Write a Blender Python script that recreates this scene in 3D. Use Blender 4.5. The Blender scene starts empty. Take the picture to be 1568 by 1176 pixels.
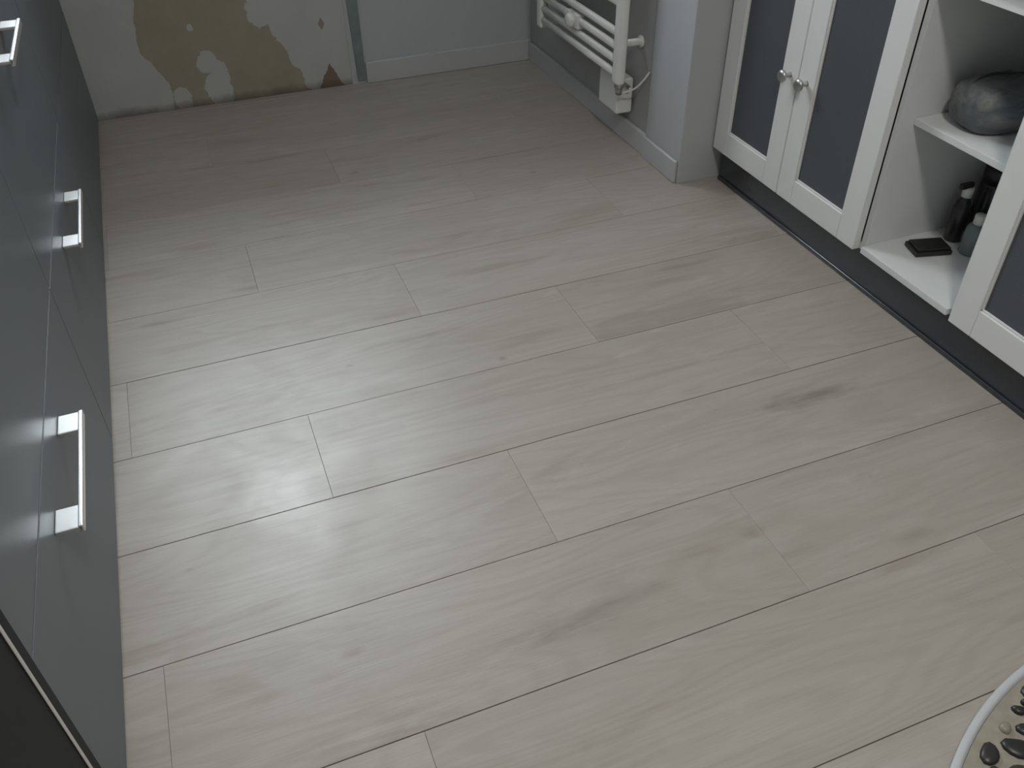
import bpy, bmesh, math, random
from mathutils import Vector, Matrix
random.seed(7)
sc=bpy.context.scene
COL=sc.collection
# ------------------------------------------------------------ materials
def newmat(name):
    m=bpy.data.materials.new(name); m.use_nodes=True
    nt=m.node_tree; b=nt.nodes.get("Principled BSDF")
    return m,nt,b
def N(nt,t,**k):
    n=nt.nodes.new(t)
    for a,v in k.items(): setattr(n,a,v)
    return n
def simple(name,c,rough=.5,metal=0,var=.06,scale=30,bump=0,coat=0,spec=.5):
    m,nt,b=newmat(name)
    tc=N(nt,'ShaderNodeTexCoord'); no=N(nt,'ShaderNodeTexNoise'); no.inputs['Scale'].default_value=scale; no.inputs['Detail'].default_value=4
    nt.links.new(tc.outputs['Object'],no.inputs['Vector'])
    r=N(nt,'ShaderNodeMix',data_type='RGBA'); r.inputs['A'].default_value=(*[x*(1-var) for x in c],1); r.inputs['B'].default_value=(*[min(1,x*(1+var)) for x in c],1)
    nt.links.new(no.outputs['Fac'],r.inputs['Factor']); nt.links.new(r.outputs['Result'],b.inputs['Base Color'])
    b.inputs['Roughness'].default_value=rough; b.inputs['Metallic'].default_value=metal
    b.inputs['Coat Weight'].default_value=coat; b.inputs['Specular IOR Level'].default_value=spec
    if bump:
        bp=N(nt,'ShaderNodeBump'); bp.inputs['Strength'].default_value=bump; bp.inputs['Distance'].default_value=.002
        nt.links.new(no.outputs['Fac'],bp.inputs['Height']); nt.links.new(bp.outputs['Normal'],b.inputs['Normal'])
    return m
def ramp(nt,pts,interp='LINEAR'):
    r=N(nt,'ShaderNodeValToRGB'); cr=r.color_ramp; cr.interpolation=interp
    while len(cr.elements)<len(pts): cr.elements.new(.5)
    for e,(p,c) in zip(cr.elements,pts):
        e.position=p; e.color=(*c,1) if not isinstance(c,(int,float)) else (c,c,c,1)
    return r
def math_(nt,op,a,b=None,c=None):
    n=N(nt,'ShaderNodeMath',operation=op)
    for i,v in enumerate((a,b,c)):
        if v is None: continue
        if isinstance(v,(int,float)): n.inputs[i].default_value=v
        else: nt.links.new(v,n.inputs[i])
    return n.outputs[0]
def mixc(nt,f,a,b,mode='MIX'):
    n=N(nt,'ShaderNodeMix',data_type='RGBA',blend_type=mode)
    for k,v in (('Factor',f),('A',a),('B',b)):
        if isinstance(v,(int,float)): n.inputs[k].default_value=v
        elif isinstance(v,tuple): n.inputs[k].default_value=(*v,1)
        else: nt.links.new(v,n.inputs[k])
    return n.outputs['Result']
def noise(nt,vec,scale,detail=4,rough=.5,dist=0):
    n=N(nt,'ShaderNodeTexNoise'); n.inputs['Scale'].default_value=scale; n.inputs['Detail'].default_value=detail
    n.inputs['Roughness'].default_value=rough; n.inputs['Distortion'].default_value=dist
    nt.links.new(vec,n.inputs['Vector']); return n.outputs['Fac']
def mapping(nt,vec,scale=(1,1,1),loc=(0,0,0),rot=(0,0,0)):
    n=N(nt,'ShaderNodeMapping'); n.inputs['Scale'].default_value=scale; n.inputs['Location'].default_value=loc; n.inputs['Rotation'].default_value=rot
    nt.links.new(vec,n.inputs['Vector']); return n.outputs['Vector']
# knots / brown figure of the real boards: centre x,y, half-length, half-width, strength (metres)
KNOTS=[(1.082,1.085,.15,.030,.62),(.412,.756,.17,.032,.48),(.506,1.092,.07,.030,.30),(.528,1.457,.013,.009,.9),(.760,.812,.028,.016,.65),
 (.037,.832,.022,.010,.45),(.465,1.335,.12,.014,.42),(.341,1.605,.16,.010,.45),(.437,2.505,.022,.014,.7),(1.300,1.717,.014,.010,.7),
 (.20,1.56,.012,.007,.5),(-.19,1.10,.012,.007,.5),(.95,2.30,.020,.010,.6),(.62,2.02,.09,.016,.3),(-.20,1.89,.10,.014,.4),(1.02,.70,.05,.02,.3)]
def wood_floor():
    m,nt,b=newmat("oak_laminate")
    tc=N(nt,'ShaderNodeTexCoord'); at=N(nt,'ShaderNodeAttribute',attribute_name='rnd')
    mul=N(nt,'ShaderNodeVectorMath',operation='SCALE'); mul.inputs['Scale'].default_value=37.0; nt.links.new(at.outputs['Color'],mul.inputs[0])
    add=N(nt,'ShaderNodeVectorMath',operation='ADD'); nt.links.new(tc.outputs['Object'],add.inputs[0]); nt.links.new(mul.outputs[0],add.inputs[1])
    P=add.outputs[0]
    sx=N(nt,'ShaderNodeSeparateXYZ'); nt.links.new(tc.outputs['Object'],sx.inputs[0]); X,Y=sx.outputs['X'],sx.outputs['Y']
    big=noise(nt,mapping(nt,P,(.6,3.6,1)),1.5,2,.45,.3)
    streak=noise(nt,mapping(nt,P,(1.1,22,1)),2.2,4,.55,.4)
    fine=noise(nt,mapping(nt,P,(6,210,1)),2.0,3,.6)
    wig=math_(nt,'SUBTRACT',noise(nt,mapping(nt,P,(9,30,1)),1.5,4,.65),.5)
    cath=math_(nt,'SINE',math_(nt,'MULTIPLY',big,130.0))
    patch=ramp(nt,[(.55,0),(.72,1)]); nt.links.new(noise(nt,mapping(nt,P,(1.5,7.5,1),(3,5,0)),1.4,4,.55,.9),patch.inputs[0])
    knmax=None
    for (cx,cy,rx,ry,st) in KNOTS:
        a=math_(nt,'MULTIPLY',math_(nt,'SUBTRACT',X,cx),1/rx); c_=math_(nt,'MULTIPLY',math_(nt,'SUBTRACT',Y,cy),1/ry)
        d=math_(nt,'SQRT',math_(nt,'ADD',math_(nt,'MULTIPLY',a,a),math_(nt,'MULTIPLY',c_,c_)))
        d=math_(nt,'ADD',d,math_(nt,'MULTIPLY',wig,2.2))
        n=math_(nt,'SUBTRACT',1.0,d); n.node.use_clamp=True
        k=math_(nt,'MULTIPLY',n,st)
        knmax=k if knmax is None else math_(nt,'MAXIMUM',knmax,k)
    sr=ramp(nt,[(.36,0),(.66,1)]); nt.links.new(streak,sr.inputs[0])
    base=mixc(nt,at.outputs['Fac'],(.395,.362,.315),(.455,.422,.375))
    c=mixc(nt,math_(nt,'MULTIPLY',sr.outputs[0],.38),base,(.33,.288,.242))
    bb=ramp(nt,[(.38,0),(.62,1)]); nt.links.new(big,bb.inputs[0])
    c=mixc(nt,math_(nt,'MULTIPLY',bb.outputs[0],.38),c,(.34,.303,.26))
    c=mixc(nt,math_(nt,'MULTIPLY',patch.outputs[0],math_(nt,'MULTIPLY_ADD',sr.outputs[0],.45,.12)),c,(.24,.19,.14))
    cr=ramp(nt,[(.35,0),(1,1)]); nt.links.new(math_(nt,'MULTIPLY_ADD',cath,.5,.5),cr.inputs[0])
    c=mixc(nt,math_(nt,'MULTIPLY',cr.outputs[0],.12),c,(.22,.18,.135))
    kr=ramp(nt,[(0,0),(.3,.3),(.65,.7),(1,1)]); nt.links.new(knmax,kr.inputs[0])
    c=mixc(nt,math_(nt,'MULTIPLY',kr.outputs[0],math_(nt,'MULTIPLY_ADD',sr.outputs[0],.45,.5)),c,(.145,.108,.077))
    fr=ramp(nt,[(.42,0),(.68,1)]); nt.links.new(fine,fr.inputs[0])
    c=mixc(nt,math_(nt,'MULTIPLY',fr.outputs[0],.15),c,(.24,.20,.16))
    # chalky cleaning smears / dust
    du=ramp(nt,[(.56,0),(.72,1)]); nt.links.new(noise(nt,mapping(nt,tc.outputs['Object'],(2.2,7,1),(0,0,0),(0,0,1.0)),1.5,5,.65,1.5),du.inputs[0])
    c=mixc(nt,math_(nt,'MULTIPLY',du.outputs[0],.16),c,(.60,.61,.61))
    nt.links.new(c,b.inputs['Base Color'])
    sm=noise(nt,mapping(nt,tc.outputs['Object'],(3,3,3)),1.6,4,.6,1.6)
    rr=math_(nt,'ADD',math_(nt,'MULTIPLY_ADD',sm,.26,.28),math_(nt,'MULTIPLY',fr.outputs[0],.03)); nt.links.new(rr,b.inputs['Roughness'])
    b.inputs['Specular IOR Level'].default_value=.78
    bp=N(nt,'ShaderNodeBump'); bp.inputs['Strength'].default_value=.15; bp.inputs['Distance'].default_value=.001
    nt.links.new(math_(nt,'ADD',fine,streak),bp.inputs['Height']); nt.links.new(bp.outputs['Normal'],b.inputs['Normal'])
    return m
def plaster_wall():
    m,nt,b=newmat("stripped_plaster")
    tc=N(nt,'ShaderNodeTexCoord'); P=tc.outputs['Object']
    sx=N(nt,'ShaderNodeSeparateXYZ'); nt.links.new(P,sx.inputs[0]); X,Z=sx.outputs['X'],sx.outputs['Z']
    n1=math_(nt,'SUBTRACT',noise(nt,P,9,6,.68),.5); n2=math_(nt,'SUBTRACT',noise(nt,mapping(nt,P,(1,1,.6)),5.5,3,.5),.5)
    wob=math_(nt,'ADD',math_(nt,'MULTIPLY',n1,.09),math_(nt,'MULTIPLY',n2,.20))
    l=math_(nt,'GREATER_THAN',math_(nt,'ADD',X,wob),-.075)
    edge=math_(nt,'MULTIPLY_ADD',Z,-.55,.45)
    r=math_(nt,'LESS_THAN',math_(nt,'ADD',X,wob),edge)
    def blob(cx,cz,rx,rz):
        a=math_(nt,'DIVIDE',math_(nt,'SUBTRACT',X,cx),rx); c_=math_(nt,'DIVIDE',math_(nt,'SUBTRACT',Z,cz),rz)
        d=math_(nt,'ADD',math_(nt,'MULTIPLY',a,a),math_(nt,'MULTIPLY',c_,c_))
        return math_(nt,'GREATER_THAN',math_(nt,'ADD',d,math_(nt,'MULTIPLY',n1,5.0)),1.0)
    brown=math_(nt,'MULTIPLY',l,r)
    for bl in ((.12,.03,.04,.065),(.10,.15,.034,.032),(.135,.10,.025,.06),(-.01,.03,.03,.04),(.07,.27,.014,.016),(.30,.30,.04,.06)):
        brown=math_(nt,'MULTIPLY',brown,blob(*bl))
    dx=math_(nt,'ABSOLUTE',math_(nt,'SUBTRACT',X,.525))
    chip=math_(nt,'LESS_THAN',math_(nt,'ADD',math_(nt,'ADD',math_(nt,'MULTIPLY',dx,1.6),Z),math_(nt,'MULTIPLY',n1,.12)),.075)
    dx2=math_(nt,'ABSOLUTE',math_(nt,'SUBTRACT',X,.515))
    chip2=math_(nt,'LESS_THAN',math_(nt,'ADD',math_(nt,'MULTIPLY',dx2,1.8),math_(nt,'ABSOLUTE',math_(nt,'SUBTRACT',Z,.23))),.022)
    fade=noise(nt,P,4,5,.6)
    white=mixc(nt,fade,(.40,.40,.38),(.56,.56,.54))
    br=mixc(nt,noise(nt,P,14,6,.65),(.285,.255,.185),(.39,.36,.28))
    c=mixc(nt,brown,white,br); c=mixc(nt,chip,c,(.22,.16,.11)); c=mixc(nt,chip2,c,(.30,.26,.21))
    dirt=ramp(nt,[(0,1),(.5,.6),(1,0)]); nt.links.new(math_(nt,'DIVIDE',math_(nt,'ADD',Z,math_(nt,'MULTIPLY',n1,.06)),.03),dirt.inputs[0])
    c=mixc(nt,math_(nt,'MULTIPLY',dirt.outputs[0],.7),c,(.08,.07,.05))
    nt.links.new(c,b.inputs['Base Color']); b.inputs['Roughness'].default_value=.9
    bp=N(nt,'ShaderNodeBump'); bp.inputs['Strength'].default_value=.5; bp.inputs['Distance'].default_value=.003
    nt.links.new(math_(nt,'ADD',math_(nt,'MULTIPLY',brown,-.6),noise(nt,P,30,4)),bp.inputs['Height']); nt.links.new(bp.outputs['Normal'],b.inputs['Normal'])
    return m
M_floor=wood_floor(); M_plaster=plaster_wall()
M_sub=simple("groove_dark",(.08,.07,.055),.9)
M_wall=simple("paint_white_wall",(.47,.48,.49),.75,var=.03,scale=60,bump=.25)
M_wall2=simple("paint_grey_wall",(.34,.345,.35),.8,var=.03,scale=60,bump=.25)
M_wallg=simple("wallpaper_pale_grey",(.39,.395,.39),.8,var=.07,scale=90,bump=.5)
M_pier=simple("paint_pier",(.48,.49,.50),.6,var=.03,scale=30)
M_base=simple("baseboard_white",(.50,.505,.505),.45,var=.03)
M_ceil=simple("ceiling_paint",(.50,.50,.50),.9)
M_gloss=simple("grey_blue_satin_lacquer",(.135,.153,.166),.42,var=.04,scale=3)
M_gap=simple("gap_black",(.01,.01,.01),.8)
M_plinth=simple("plinth_grey",(.07,.08,.09),.4)
M_chrome=simple("brushed_steel",(.88,.88,.86),.36,metal=1,var=.02)
M_top=simple("countertop_grey",(.25,.25,.25),.4,var=.2,scale=120)
M_black=simple("appliance_black",(.022,.024,.026),.55,var=.1,spec=.15)
M_cab=simple("cabinet_offwhite",(.74,.74,.72),.4,var=.03,scale=12)
M_cabin=simple("cabinet_inside_white",(.68,.69,.68),.5,var=.03)
M_panel=simple("smoked_panel",(.078,.087,.097),.45,var=.3,scale=350,bump=.2)
M_kick=simple("kick_black_gloss",(.033,.038,.045),.16,coat=.4)
M_rad=simple("radiator_enamel",(.78,.78,.75),.3,var=.02)
M_rim=simple("mat_edge_grey",(.50,.51,.51),.5,var=.05)
M_satin=simple("satin_nickel",(.55,.54,.51),.35,metal=1)
M_strip=simple("galvanised_strip",(.22,.27,.26),.5,metal=.3,var=.3,scale=25)
# ------------------------------------------------------------ geometry helpers
def obj(name,bm,mat,parent=None,smooth=False):
    me=bpy.data.meshes.new(name); bm.to_mesh(me); bm.free()
    mats=mat if isinstance(mat,(list,tuple)) else [mat]
    for m_ in mats: me.materials.append(m_)
    o=bpy.data.objects.new(name,me); COL.objects.link(o)
    if parent: o.parent=parent
    if smooth:
        for p in me.polygons: p.use_smooth=True
    return o
def addbox(bm,x0,x1,y0,y1,z0,z1,mi=0):
    vs=[bm.verts.new((x,y,z)) for x in (x0,x1) for y in (y0,y1) for z in (z0,z1)]
    fs=[(0,1,3,2),(4,6,7,5),(0,4,5,1),(2,3,7,6),(0,2,6,4),(1,5,7,3)]
    out=[]
    for f in fs:
        fc=bm.faces.new([vs[i] for i in f]); fc.material_index=mi; out.append(fc)
    return out
def boxes(name,lst,mat,parent=None,bevel=0,seg=2):
    bm=bmesh.new()
    for b in lst: addbox(bm,*b)
    bmesh.ops.recalc_face_normals(bm,faces=bm.faces)
    o=obj(name,bm,mat,parent)
    if bevel:
        md=o.modifiers.new("bev",'BEVEL'); md.width=bevel; md.segments=seg; md.limit_method='ANGLE'
        for p in o.data.polygons: p.use_smooth=True
        w=o.modifiers.new("wn",'WEIGHTED_NORMAL'); w.keep_sharp=False
    return o
def empty(name,loc=(0,0,0)):
    e=bpy.data.objects.new(name,None); COL.objects.link(e); e.empty_display_size=.1
    return e
def lathe(bm,prof,c,axis='Z',seg=32,mi=0,cap=True):
    rings=[]
    for r,t in prof:
        ring=[]
        for i in range(seg):
            a=2*math.pi*i/seg; u,v=r*math.cos(a),r*math.sin(a)
            p={'Z':(u,v,t),'X':(t,u,v),'Y':(u,t,v)}[axis]
            ring.append(bm.verts.new((c[0]+p[0],c[1]+p[1],c[2]+p[2])))
        rings.append(ring)
    for a,b in zip(rings,rings[1:]):
        for i in range(seg):
            f=bm.faces.new((a[i],a[(i+1)%seg],b[(i+1)%seg],b[i])); f.material_index=mi
    if cap:
        for ring in (rings[0],rings[-1]):
            f=bm.faces.new(ring); f.material_index=mi
def lathe_obj(name,prof,c,mat,parent=None,axis='Z',seg=32,cap=True,smooth=True):
    bm=bmesh.new(); lathe(bm,prof,c,axis,seg,0,cap); bmesh.ops.recalc_face_normals(bm,faces=bm.faces)
    return obj(name,bm,mat,parent,smooth)
XL,YB,XR=-.302,3.25,1.318
# ------------------------------------------------------------ floor planks
bm=bmesh.new(); ca=bm.loops.layers.color.new('rnd')
W,L=.255,1.025; g=.0007
x0r,x1r,y0r,y1r=-.93,1.90,-1.35,3.26
for k in range(-9,12):
    ya=.92+W*k; yb=ya+W
    if yb<y0r or ya>y1r: continue
    e=.43-.35*(k)            # joint position in this row
    e=((e+.93)%L)-.93-L
    while e<x1r:
        a,b=max(e,x0r),min(e+L,x1r)
        if b-a>.002:
            c=(random.random(),random.random(),random.random(),1)
            xa,xb,y_a,y_b=a+.00012,b-.00012,max(ya,y0r)+g,min(yb,y1r)-g
            bv=.0005
            dz=random.uniform(-.0002,.0002)
            top=[bm.verts.new(p) for p in((xa+bv,y_a+bv,dz),(xb-bv,y_a+bv,dz),(xb-bv,y_b-bv,dz),(xa+bv,y_b-bv,dz))]
            mid=[bm.verts.new(p) for p in((xa,y_a,-.0006),(xb,y_a,-.0006),(xb,y_b,-.0006),(xa,y_b,-.0006))]
            bot=[bm.verts.new((v.co.x,v.co.y,-.004)) for v in mid]
            fs=[bm.faces.new(top)]
            for A,B in((mid,top),(bot,mid)):
                for i in range(4): fs.append(bm.faces.new((A[i],A[(i+1)%4],B[(i+1)%4],B[i])))
            for f in fs:
                for l in f.loops: l[ca]=c
        e+=L
addbox(bm,x0r,x1r,y0r,y1r,-.06,-.0025,1)
floor=obj("floor",bm,[M_floor,M_sub])
# ------------------------------------------------------------ shell
HC=2.7
TW=.42  # wall thickened so the deep reveal keeps window light off the rear floor
WX0,WX1,WZ0,WZ1=-.45,.60,1.30,2.60
boxes("wall_back",[(-1.0,WX0,YB,YB+TW,-.06,HC),(WX0,WX1,YB,YB+TW,-.06,WZ0),(WX0,WX1,YB,YB+TW,WZ1,HC),(WX1,.601,YB,YB+TW,-.06,HC)],M_plaster)
boxes("wall_back_painted",[(.601,1.5,YB-.004,YB+TW,-.06,HC)],M_wall)
boxes("wall_left",[(-1.05,-.92,-1.5,YB,-.06,HC)],M_wall2)
boxes("wall_right",[(XR+.008,1.95,2.275,YB-.004,-.06,HC)],M_wallg)
boxes("wall_right_pier",[(XR,1.95,2.065,2.275,-.06,HC)],M_pier,bevel=.003)
boxes("wall_right_alcove",[(1.83,1.95,-1.35,2.065,-.06,HC)],M_wall2)
boxes("wall_front",[(-.92,1.95,-1.5,-1.35,-.06,HC)],M_wall2)
boxes("ceiling",[(-1.05,1.95,-1.5,YB+TW,HC,HC+.1)],M_ceil)
boxes("baseboard_back",[(.655,XR+.006,YB-.018,YB-.004,0,.078)],M_base,bevel=.003)
boxes("baseboard_right",[(XR-.006,XR+.008,2.275,YB-.019,0,.068),(XR-.012,XR-.001,2.07,2.2755,0,.068)],M_base,bevel=.003)
bm=bmesh.new(); addbox(bm,.592,.652,YB-.012,YB-.003,.012,1.0)
for v in bm.verts:
    if v.co.z<.1 and v.co.x<.6: v.co.x=.622
bmesh.ops.recalc_face_normals(bm,faces=bm.faces); obj("metal_corner_strip",bm,M_strip)
w=empty("window_1")
fr=.05; wy0,wy1=YB+TW-.08,YB+TW-.02
boxes("frame",[(WX0,WX0+fr,wy0,wy1,WZ0,WZ1),(WX1-fr,WX1,wy0,wy1,WZ0,WZ1),(WX0+fr,WX1-fr,wy0,wy1,WZ0,WZ0+fr),(WX0+fr,WX1-fr,wy0,wy1,WZ1-fr,WZ1)],M_rad,w,bevel=.004)
boxes("light_block_ledge",[(WX0-.25,WX1+.25,YB-.20,YB-.001,WZ0-.025,WZ0+.003),(WX0+.001,WX1-.001,YB-.001,wy0-.001,WZ0+.0005,WZ0+.003)],M_top,w)  # first box: unseen ledge added to cast shadow on the rear floor
# ------------------------------------------------------------ left units
def handle(parent,yc,z):
    x=XL; hw=.127
    boxes("handle",[(x,x+.036,yc-hw,yc-hw+.045,z-.003,z+.003),(x,x+.036,yc+hw-.045,yc+hw,z-.003,z+.003),(x+.030,x+.037,yc-hw,yc+hw,z-.0075,z+.0055)],M_chrome,parent,bevel=.0018,seg=3)
def unit(y0,y1,yc):
    e=empty("kitchen_drawer_cabinet")
    boxes("carcass",[(-.915,XL-.02,y0,y1,.03,.86)],M_gap,e)
    boxes("plinth",[(XL-.05,XL-.022,y0,y1,0,.029)],M_plinth,e)
    d=.0018
    zs=[(.012,.370),(.3735,.730),(.7335,.855)]
    for i,(a,b) in enumerate(zs):
        boxes("drawer_front_%d"%(i+1),[(XL-.019,XL,y0+d,y1-d,a,b)],M_gloss,e,bevel=.0012)
    if yc:
        handle(e,yc,.315); handle(e,yc,.68); handle(e,yc,.80)
unit(.69,1.49,1.065); unit(1.49,2.295,1.87); unit(2.295,3.245,None)
boxes("countertop",[(-.918,XL+.015,.05,3.245,.861,.9)],M_top,bevel=.004)
ov=empty("built_in_oven")
boxes("body",[(-.915,XL-.01,.06,.686,0,.86)],M_black,ov)
boxes("door_glass",[(XL-.01,XL+.012,.06,.672,.05,.72)],M_black,ov,bevel=.004)
boxes("side_trim",[(XL+.012,XL+.0145,.640,.646,.06,.71)],M_chrome,ov,bevel=.001)
boxes("control_panel",[(XL-.01,XL+.008,.06,.672,.725,.855)],M_chrome,ov,bevel=.002)
boxes("door_handle",[(XL+.045,XL+.06,.10,.62,.66,.675),(XL+.012,XL+.046,.12,.14,.66,.675),(XL+.012,XL+.046,.58,.6,.66,.675)],M_chrome,ov,bevel=.003)
# ------------------------------------------------------------ sideboard
s=empty("sideboard_cabinet")
ZB,ZT,XF,XK=.103,.745,1.421,1.451
CF=XF+.021
Y0,Ya,Yb,Y1=2.055,1.413,1.096,.454
boxes("plinth_kick",[(XK,XK+.018,Y1+.01,Y0-.012,.003,ZB-.003)],M_kick,s,bevel=.002)
boxes("plinth_lip",[(XK-.006,XK,Y1+.01,Y0-.012,.002,.012)],M_kick,s,bevel=.002)
boxes("foot",[(XK+.03,XK+.06,2.01,2.04,0,ZB),(XK+.03,XK+.06,Y1+.03,Y1+.06,0,ZB),(1.74,1.77,2.01,2.04,0,ZB),(1.74,1.77,Y1+.03,Y1+.06,0,ZB)],M_kick,s)
XBk=1.815
t=.016
boxes("carcass",[(CF,XBk,Y0-t,Y0,ZB,ZT),(CF,XBk,Ya-t,Ya,ZB,ZT),(CF,XBk,Yb,Yb+t,ZB,ZT),(CF,XBk,Y1,Y1+t,ZB,ZT),
  (CF-.012,XBk,Yb+t,Ya-t,ZB,ZB+.016),(CF,XBk,Ya,Y0-t,ZB,ZB+.016),(CF,XBk,Y1+t,Yb,ZB,ZB+.016)],M_cabin,s,bevel=.001)
boxes("back_panel",[(XBk-.006,XBk,Y1+t,Y0-t,ZB+.017,ZT-.02)],M_cabin,s)
boxes("shelf",[(1.480,XBk-.008,Yb+t+.001,Ya-t-.001,.417,.432)],M_cabin,s,bevel=.001)
boxes("top_rail",[(CF-.012,CF+.02,Yb+t,Ya-t,.712,ZT)],M_cab,s,bevel=.001)
boxes("top_board",[(XF-.006,XBk,Y1-.005,Y0,ZT+.001,ZT+.026)],M_cab,s,bevel=.003)
def door(y0,y1,knob):   # y0>y1
    sw=.063; rw=.066; a=y0-.0015; b=y1+.0015; z0,z1=ZB,ZT-.002; d=empty("cabinet_door"); d.parent=s
    boxes("stile_rail_frame",[(XF,XF+.02,a-sw,a,z0,z1),(XF,XF+.02,b,b+sw,z0,z1),(XF,XF+.02,b+sw,a-sw,z0,z0+rw),(XF,XF+.02,b+sw,a-sw,z1-rw,z1)],M_cab,d,bevel=.0022)
    boxes("dark_panel",[(XF+.007,XF+.013,b+sw-.003,a-sw+.003,z0+rw-.003,z1-rw+.003)],M_panel,d)
    bw=.005
    boxes("bead",[(XF+.003,XF+.008,a-sw-bw,a-sw+.0005,z0+rw,z1-rw),(XF+.003,XF+.008,b+sw-.0005,b+sw+bw,z0+rw,z1-rw),(XF+.003,XF+.008,b+sw,a-sw,z0+rw-.0005,z0+rw+bw)],M_cab,d,bevel=.001)
    lathe_obj("knob",[(.007,0),(.006,-.004),(.005,-.012),(.009,-.017),(.0145,-.021),(.0155,-.025),(.013,-.029),(.006,-.031)],(XF,knob,.412),M_satin,d,'X')
door(Y0,1.735,1.768); door(1.735,Ya,1.700); door(Yb,.776,.806); door(.776,Y1,.742)
# ------------------------------------------------------------ radiator
r=empty("towel_radiator")
def tube_y(bm,x,z,y0,y1,rx,rz,seg=20):
    A=[];B=[]
    for i in range(seg):
        a=2*math.pi*i/seg
        A.append(bm.verts.new((x+rx*math.cos(a),y0,z+rz*math.sin(a)))); B.append(bm.verts.new((x+rx*math.cos(a),y1,z+rz*math.sin(a))))
    for i in range(seg): bm.faces.new((A[i],A[(i+1)%seg],B[(i+1)%seg],B[i]))
    bm.faces.new(A); bm.faces.new(B)
bm=bmesh.new()
z=.245
groups=[4,5,6,5]
for gcount in groups:
    for i in range(gcount):
        tube_y(bm,1.243,z,2.345,2.945,.010,.012); z+=.040
    z+=.045
top=z
bmesh.ops.recalc_face_normals(bm,faces=bm.faces); obj("bars",bm,M_rad,r,True)
for n,y in(("near_tube",2.345),("far_tube",2.945)):
    boxes(n,[(1.230,1.262,y-.021,y+.021,.215,top)],M_rad,r,bevel=.012,seg=4)
for y in(2.36,2.93):
    for zz in(.33,1.0):
        lathe_obj("bracket",[(.011,-.0),(.011,.07),(.018,.071),(.018,.078)],(1.2475,y,zz),M_rad,r,'X')
boxes("heating_element_box",[(1.262,1.317,2.375,2.505,.105,.215)],M_rad,r,bevel=.006,seg=3)
lathe_obj("valve",[(.010,0),(.012,.012),(.012,.02),(.015,.021),(.015,.034),(.012,.036)],(1.25,2.345,.184),M_satin,r,'Z')
lathe_obj("thermostat_dial",[(.024,0),(.024,-.012),(.020,-.02),(.018,-.022)],(1.232,2.66,.322),M_rad,r,'X')
boxes("thermostat_housing",[(1.228,1.252,2.615,2.705,.300,.345)],M_rad,r,bevel=.004)
bm=bmesh.new(); tube_y(bm,1.285,.20,2.345,2.38,.006,.006); obj("pipe",bm,M_satin,r,True)
cu=bpy.data.curves.new("power_cable",'CURVE'); cu.dimensions='3D'; cu.bevel_depth=.003
sp=cu.splines.new('BEZIER'); pts=[(1.255,2.345,.185),(1.29,2.325,.20),(1.31,2.30,.235),(1.322,2.29,.26)]
sp.bezier_points.add(len(pts)-1)
for p,q in zip(sp.bezier_points,pts): p.co=q; p.handle_left_type=p.handle_right_type='AUTO'
co=bpy.data.objects.new("power_cable",cu); COL.objects.link(co); co.parent=r; cu.materials.append(M_rad)
# ------------------------------------------------------------ cabinet contents
def bundle():
    m,nt,b=newmat("dark_grey_nylon")
    tc=N(nt,'ShaderNodeTexCoord'); f=noise(nt,mapping(nt,tc.outputs['Object'],(5,9,12)),2.5,4,.6,1.2)
    rp=ramp(nt,[(.3,(.075,.085,.09)),(.5,(.12,.135,.14)),(.64,(.19,.185,.165)),(.75,(.09,.11,.115))]); nt.links.new(f,rp.inputs[0]); nt.links.new(rp.outputs[0],b.inputs['Base Color'])
    b.inputs['Roughness'].default_value=.6
    bp=N(nt,'ShaderNodeBump'); bp.inputs['Strength'].default_value=.5; bp.inputs['Distance'].default_value=.008
    nt.links.new(f,bp.inputs['Height']); nt.links.new(bp.outputs['Normal'],b.inputs['Normal'])
    e=empty("toiletry_bag")
    bm=bmesh.new(); n=60; rings=[]; S=56
    for j in range(n+1):
        u=j/n; x=-.145+.29*u
        prof=(max(0,1-abs(2*u-1)**6))**.5*.064+.002
        ring=[]
        for i in range(S):
            a=2*math.pi*i/S
            ca_,sa=math.cos(a),math.sin(a)
            k=(abs(ca_)**2.6+abs(sa)**2.6)**(-1/2.6)
            rr=prof*k*(1+.018*math.sin(9*a+u*14)+.035*math.sin(u*27+2*a)*max(0,sa)-.07*u*max(0,sa))
            zz=max(rr*sa*.84,-.05)
            ring.append(bm.verts.new((x,rr*ca_*1.12,zz)))
        rings.append(ring)
    for A,B in zip(rings,rings[1:]):
        for i in range(S): bm.faces.new((A[i],A[(i+1)%S],B[(i+1)%S],B[i]))
    bm.faces.new(rings[0]); bm.faces.new(rings[-1])
    bmesh.ops.recalc_face_normals(bm,faces=bm.faces)
    obj("body",bm,m,e,True)
    dk=simple("zip_grey",(.05,.055,.06),.6)
    cu=bpy.data.curves.new("zip",'CURVE'); cu.dimensions='3D'; cu.bevel_depth=.0028; cu.bevel_resolution=3
    sp=cu.splines.new('BEZIER'); pts=[(-.139,.01,.012),(-.11,.012,.050),(0,.012,.053),(.11,.012,.048),(.139,.01,.012)]
    sp.bezier_points.add(len(pts)-1)
    for p,q in zip(sp.bezier_points,pts): p.co=q; p.handle_left_type=p.handle_right_type='AUTO'
    o=bpy.data.objects.new("zip",cu); COL.objects.link(o); o.parent=e; cu.materials.append(dk)
    e.location=(1.650,1.295,.4825); e.rotation_euler=(0,0,math.radians(-8))
bundle()
M_dark=simple("black_rubber",(.02,.02,.02),.35,var=.2)
M_bot=simple("dark_bottle_plastic",(.03,.032,.03),.2)
M_clear=simple("frosted_bottle",(.20,.24,.24),.15,var=.2,scale=40)
ZS=ZB+.0165
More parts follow.
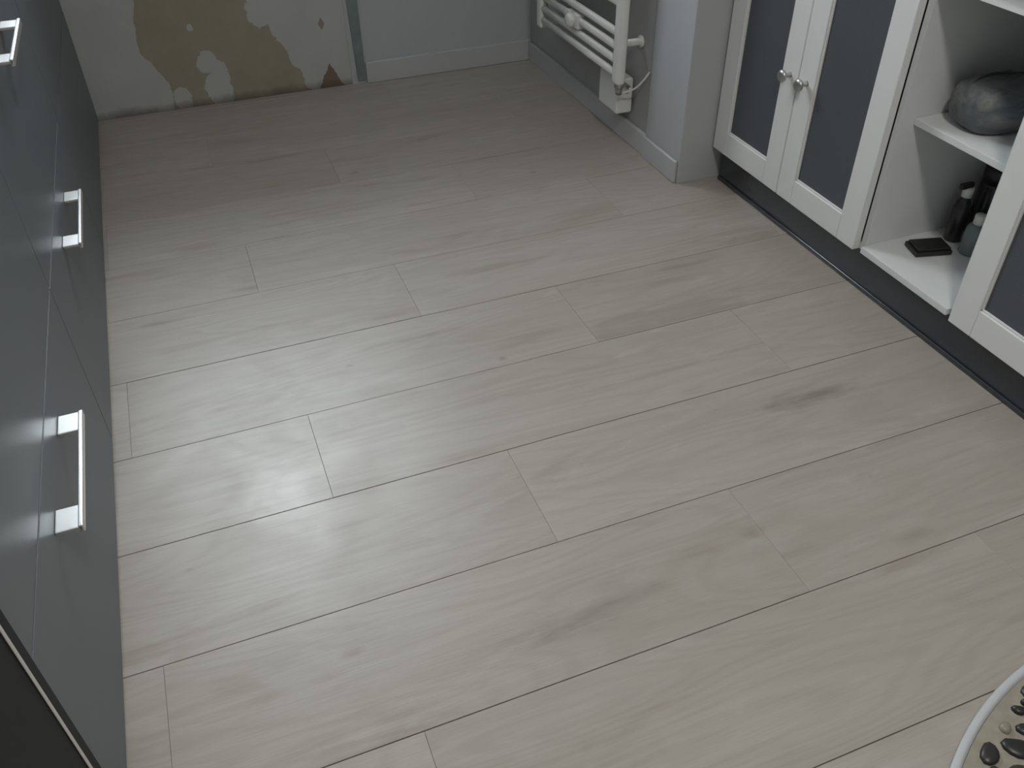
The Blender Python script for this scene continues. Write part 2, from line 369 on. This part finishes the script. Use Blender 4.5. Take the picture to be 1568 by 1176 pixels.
o=boxes("black_pouch",[(-.045,.045,-.03,.03,0,.012),(-.04,.042,-.026,.026,.0121,.018)],M_dark,None,bevel=.004,seg=3); o.location=(1.565,1.325,ZS); o.rotation_euler=(0,0,math.radians(-15))
sb=empty("spray_bottle")
lathe_obj("body",[(.018,0),(.020,.003),(.020,.085),(.016,.10),(.010,.108),(.010,.116)],(0,0,0),M_bot,sb)
lathe_obj("cap",[(.0125,.114),(.0125,.135),(.011,.138)],(0,0,0),M_rad,sb)
boxes("nozzle",[(-.028,.008,-.006,.006,.136,.150)],M_dark,sb,bevel=.003)
sb.location=(1.655,1.345,ZS)
lb=empty("lotion_bottle")
lathe_obj("body",[(.020,0),(.023,.004),(.023,.062),(.019,.072),(.012,.077)],(0,0,0),M_clear,lb)
lathe_obj("cap",[(.013,.077),(.013,.097),(.011,.1)],(0,0,0),M_rad,lb)
lb.location=(1.645,1.280,ZS)
br=empty("shoe_brush")
boxes("back",[(-.03,.03,-.075,.075,.03,.05)],M_dark,br,bevel=.008,seg=3)
bm=bmesh.new()
for i in range(7):
    for j in range(16):
        x=-.022+.0073*i; y=-.068+.009*j
        addbox(bm,x-.0028,x+.0028,y-.0032,y+.0032,0,.031)
obj("bristles",bm,M_dark,br)
br.location=(1.715,1.22,ZS)
bc=empty("shoe_polish_jar")
lathe_obj("jar",[(.03,0),(.032,.003),(.032,.13),(.028,.138)],(0,0,0),M_bot,bc)
lathe_obj("lid",[(.033,.1385),(.033,.17),(.030,.174)],(0,0,0),M_dark,bc)
bc.location=(1.735,1.345,ZS)
# ------------------------------------------------------------ pebble mat
pm=empty("pebble_mat")
CX,CY,RR=1.10,-.165,.60
M_grout=simple("mat_beige_grout",(.30,.27,.215),.8,var=.3,scale=60,bump=.4)
lathe_obj("base",[(RR-.0145,0.0005),(RR-.0145,.006)],(CX,CY,0),M_grout,pm,seg=128,smooth=False)
lathe_obj("rim",[(RR-.014,.0005),(RR-.003,.0005),(RR,.003),(RR-.002,.007),(RR-.009,.008),(RR-.014,.006),(RR-.014,.0005)],(CX,CY,0),M_rim,pm,seg=128,cap=False)
def pebmat():
    m,nt,b=newmat("pebble_stone"); at=N(nt,'ShaderNodeAttribute',attribute_name='rnd')
    rp=ramp(nt,[(0,(.022,.021,.02)),(.6,(.05,.045,.038)),(.8,(.13,.11,.08)),(1,(.26,.24,.18))]); nt.links.new(at.outputs['Fac'],rp.inputs[0]); nt.links.new(rp.outputs[0],b.inputs['Base Color'])
    b.inputs['Roughness'].default_value=.4; return m
bm=bmesh.new(); ca=bm.loops.layers.color.new('rnd'); placed=[]
random.seed(3)
for it in range(14000):
    a=random.uniform(0,2*math.pi); q=math.sqrt(random.random())*(RR-.034); x,y=q*math.cos(a),q*math.sin(a)
    big=it<6000; rad=random.uniform(.016,.023) if big else random.uniform(.006,.012)
    if any((x-p[0])**2+(y-p[1])**2<(rad+p[2])**2*.84 for p in placed): continue
    placed.append((x,y,rad))
    ro=random.uniform(0,6.3); el=random.uniform(.68,.95); v=random.random()*(.7 if big else 1); rings=[]
    for k,(rr,zz) in enumerate([(1,0),(.97,.003),(.8,.0055),(.45,.007)]):
        ring=[]
        for i in range(12):
            t_=2*math.pi*i/12; w_=1+.12*math.sin(2*t_+ro*3)+.06*math.sin(3*t_+ro)
            u,vv=rad*rr*w_*math.cos(t_),rad*rr*el*w_*math.sin(t_)
            ring.append(bm.verts.new((CX+x+u*math.cos(ro)-vv*math.sin(ro),CY+y+u*math.sin(ro)+vv*math.cos(ro),.0055+zz)))
        rings.append(ring)
    fs=[]
    for A,B in zip(rings,rings[1:]):
        for i in range(12): fs.append(bm.faces.new((A[i],A[(i+1)%12],B[(i+1)%12],B[i])))
    fs.append(bm.faces.new(rings[-1]))
    for f in fs:
        for l in f.loops: l[ca]=(v,v,v,1)
obj("pebbles",bm,pebmat(),pm,True)
# ------------------------------------------------------------ light
wd=bpy.data.worlds.new("World"); sc.world=wd; wd.use_nodes=True
bg=wd.node_tree.nodes['Background']; bg.inputs[0].default_value=(.86,.94,1.0,1); bg.inputs[1].default_value=25.0
def area(name,loc,rot,sx,sy,power,color=(1,1,1),portal=False):
    l=bpy.data.lights.new(name,'AREA'); l.shape='RECTANGLE'; l.size=sx; l.size_y=sy; l.energy=power; l.color=color
    if portal: l.cycles.is_portal=True
    o=bpy.data.objects.new(name,l); COL.objects.link(o); o.location=loc; o.rotation_euler=rot; return o
area("window_portal",((WX0+WX1)/2,YB+TW+.01,(WZ0+WZ1)/2),(math.radians(-90),0,0),WX1-WX0,WZ1-WZ0,1,portal=True)
cl=empty("added_fill_lamp")  # added fill lamp out of view, brightens the near floor
lathe_obj("fill_lamp_cover",[(.17,HC-.001),(.17,HC-.02),(.15,HC-.05),(.08,HC-.06)],(.35,-.1,0),M_rad,cl)  # invented fitting for the fill lamp
pl=area("fill_light",(.35,-.1,HC-.09),(0,0,0),.3,.3,30,(1,.96,.91)); pl.data.shape='DISK'; pl.parent=cl  # warm fill, no such source known in the room
# ------------------------------------------------------------ camera
f,pi_,ya,ro=1354.6,math.radians(39.477),math.radians(20.658),math.radians(-.851)
F=Vector((math.sin(ya)*math.cos(pi_),math.cos(ya)*math.cos(pi_),-math.sin(pi_)))
R=Vector((math.cos(ya),-math.sin(ya),0)); U=R.cross(F)
R2=R*math.cos(ro)+U*math.sin(ro); U2=-R*math.sin(ro)+U*math.cos(ro)
mw=Matrix((R2,U2,-F)).transposed().to_4x4(); mw.translation=(0,0,1.2)
cam=bpy.data.cameras.new("camera"); cam.sensor_width=36; cam.sensor_fit='HORIZONTAL'; cam.lens=f/1600*36; cam.clip_start=.02
c=bpy.data.objects.new("camera",cam); COL.objects.link(c); c.matrix_world=mw; sc.camera=c
sc.view_settings.view_transform='Standard'; sc.view_settings.exposure=-.25
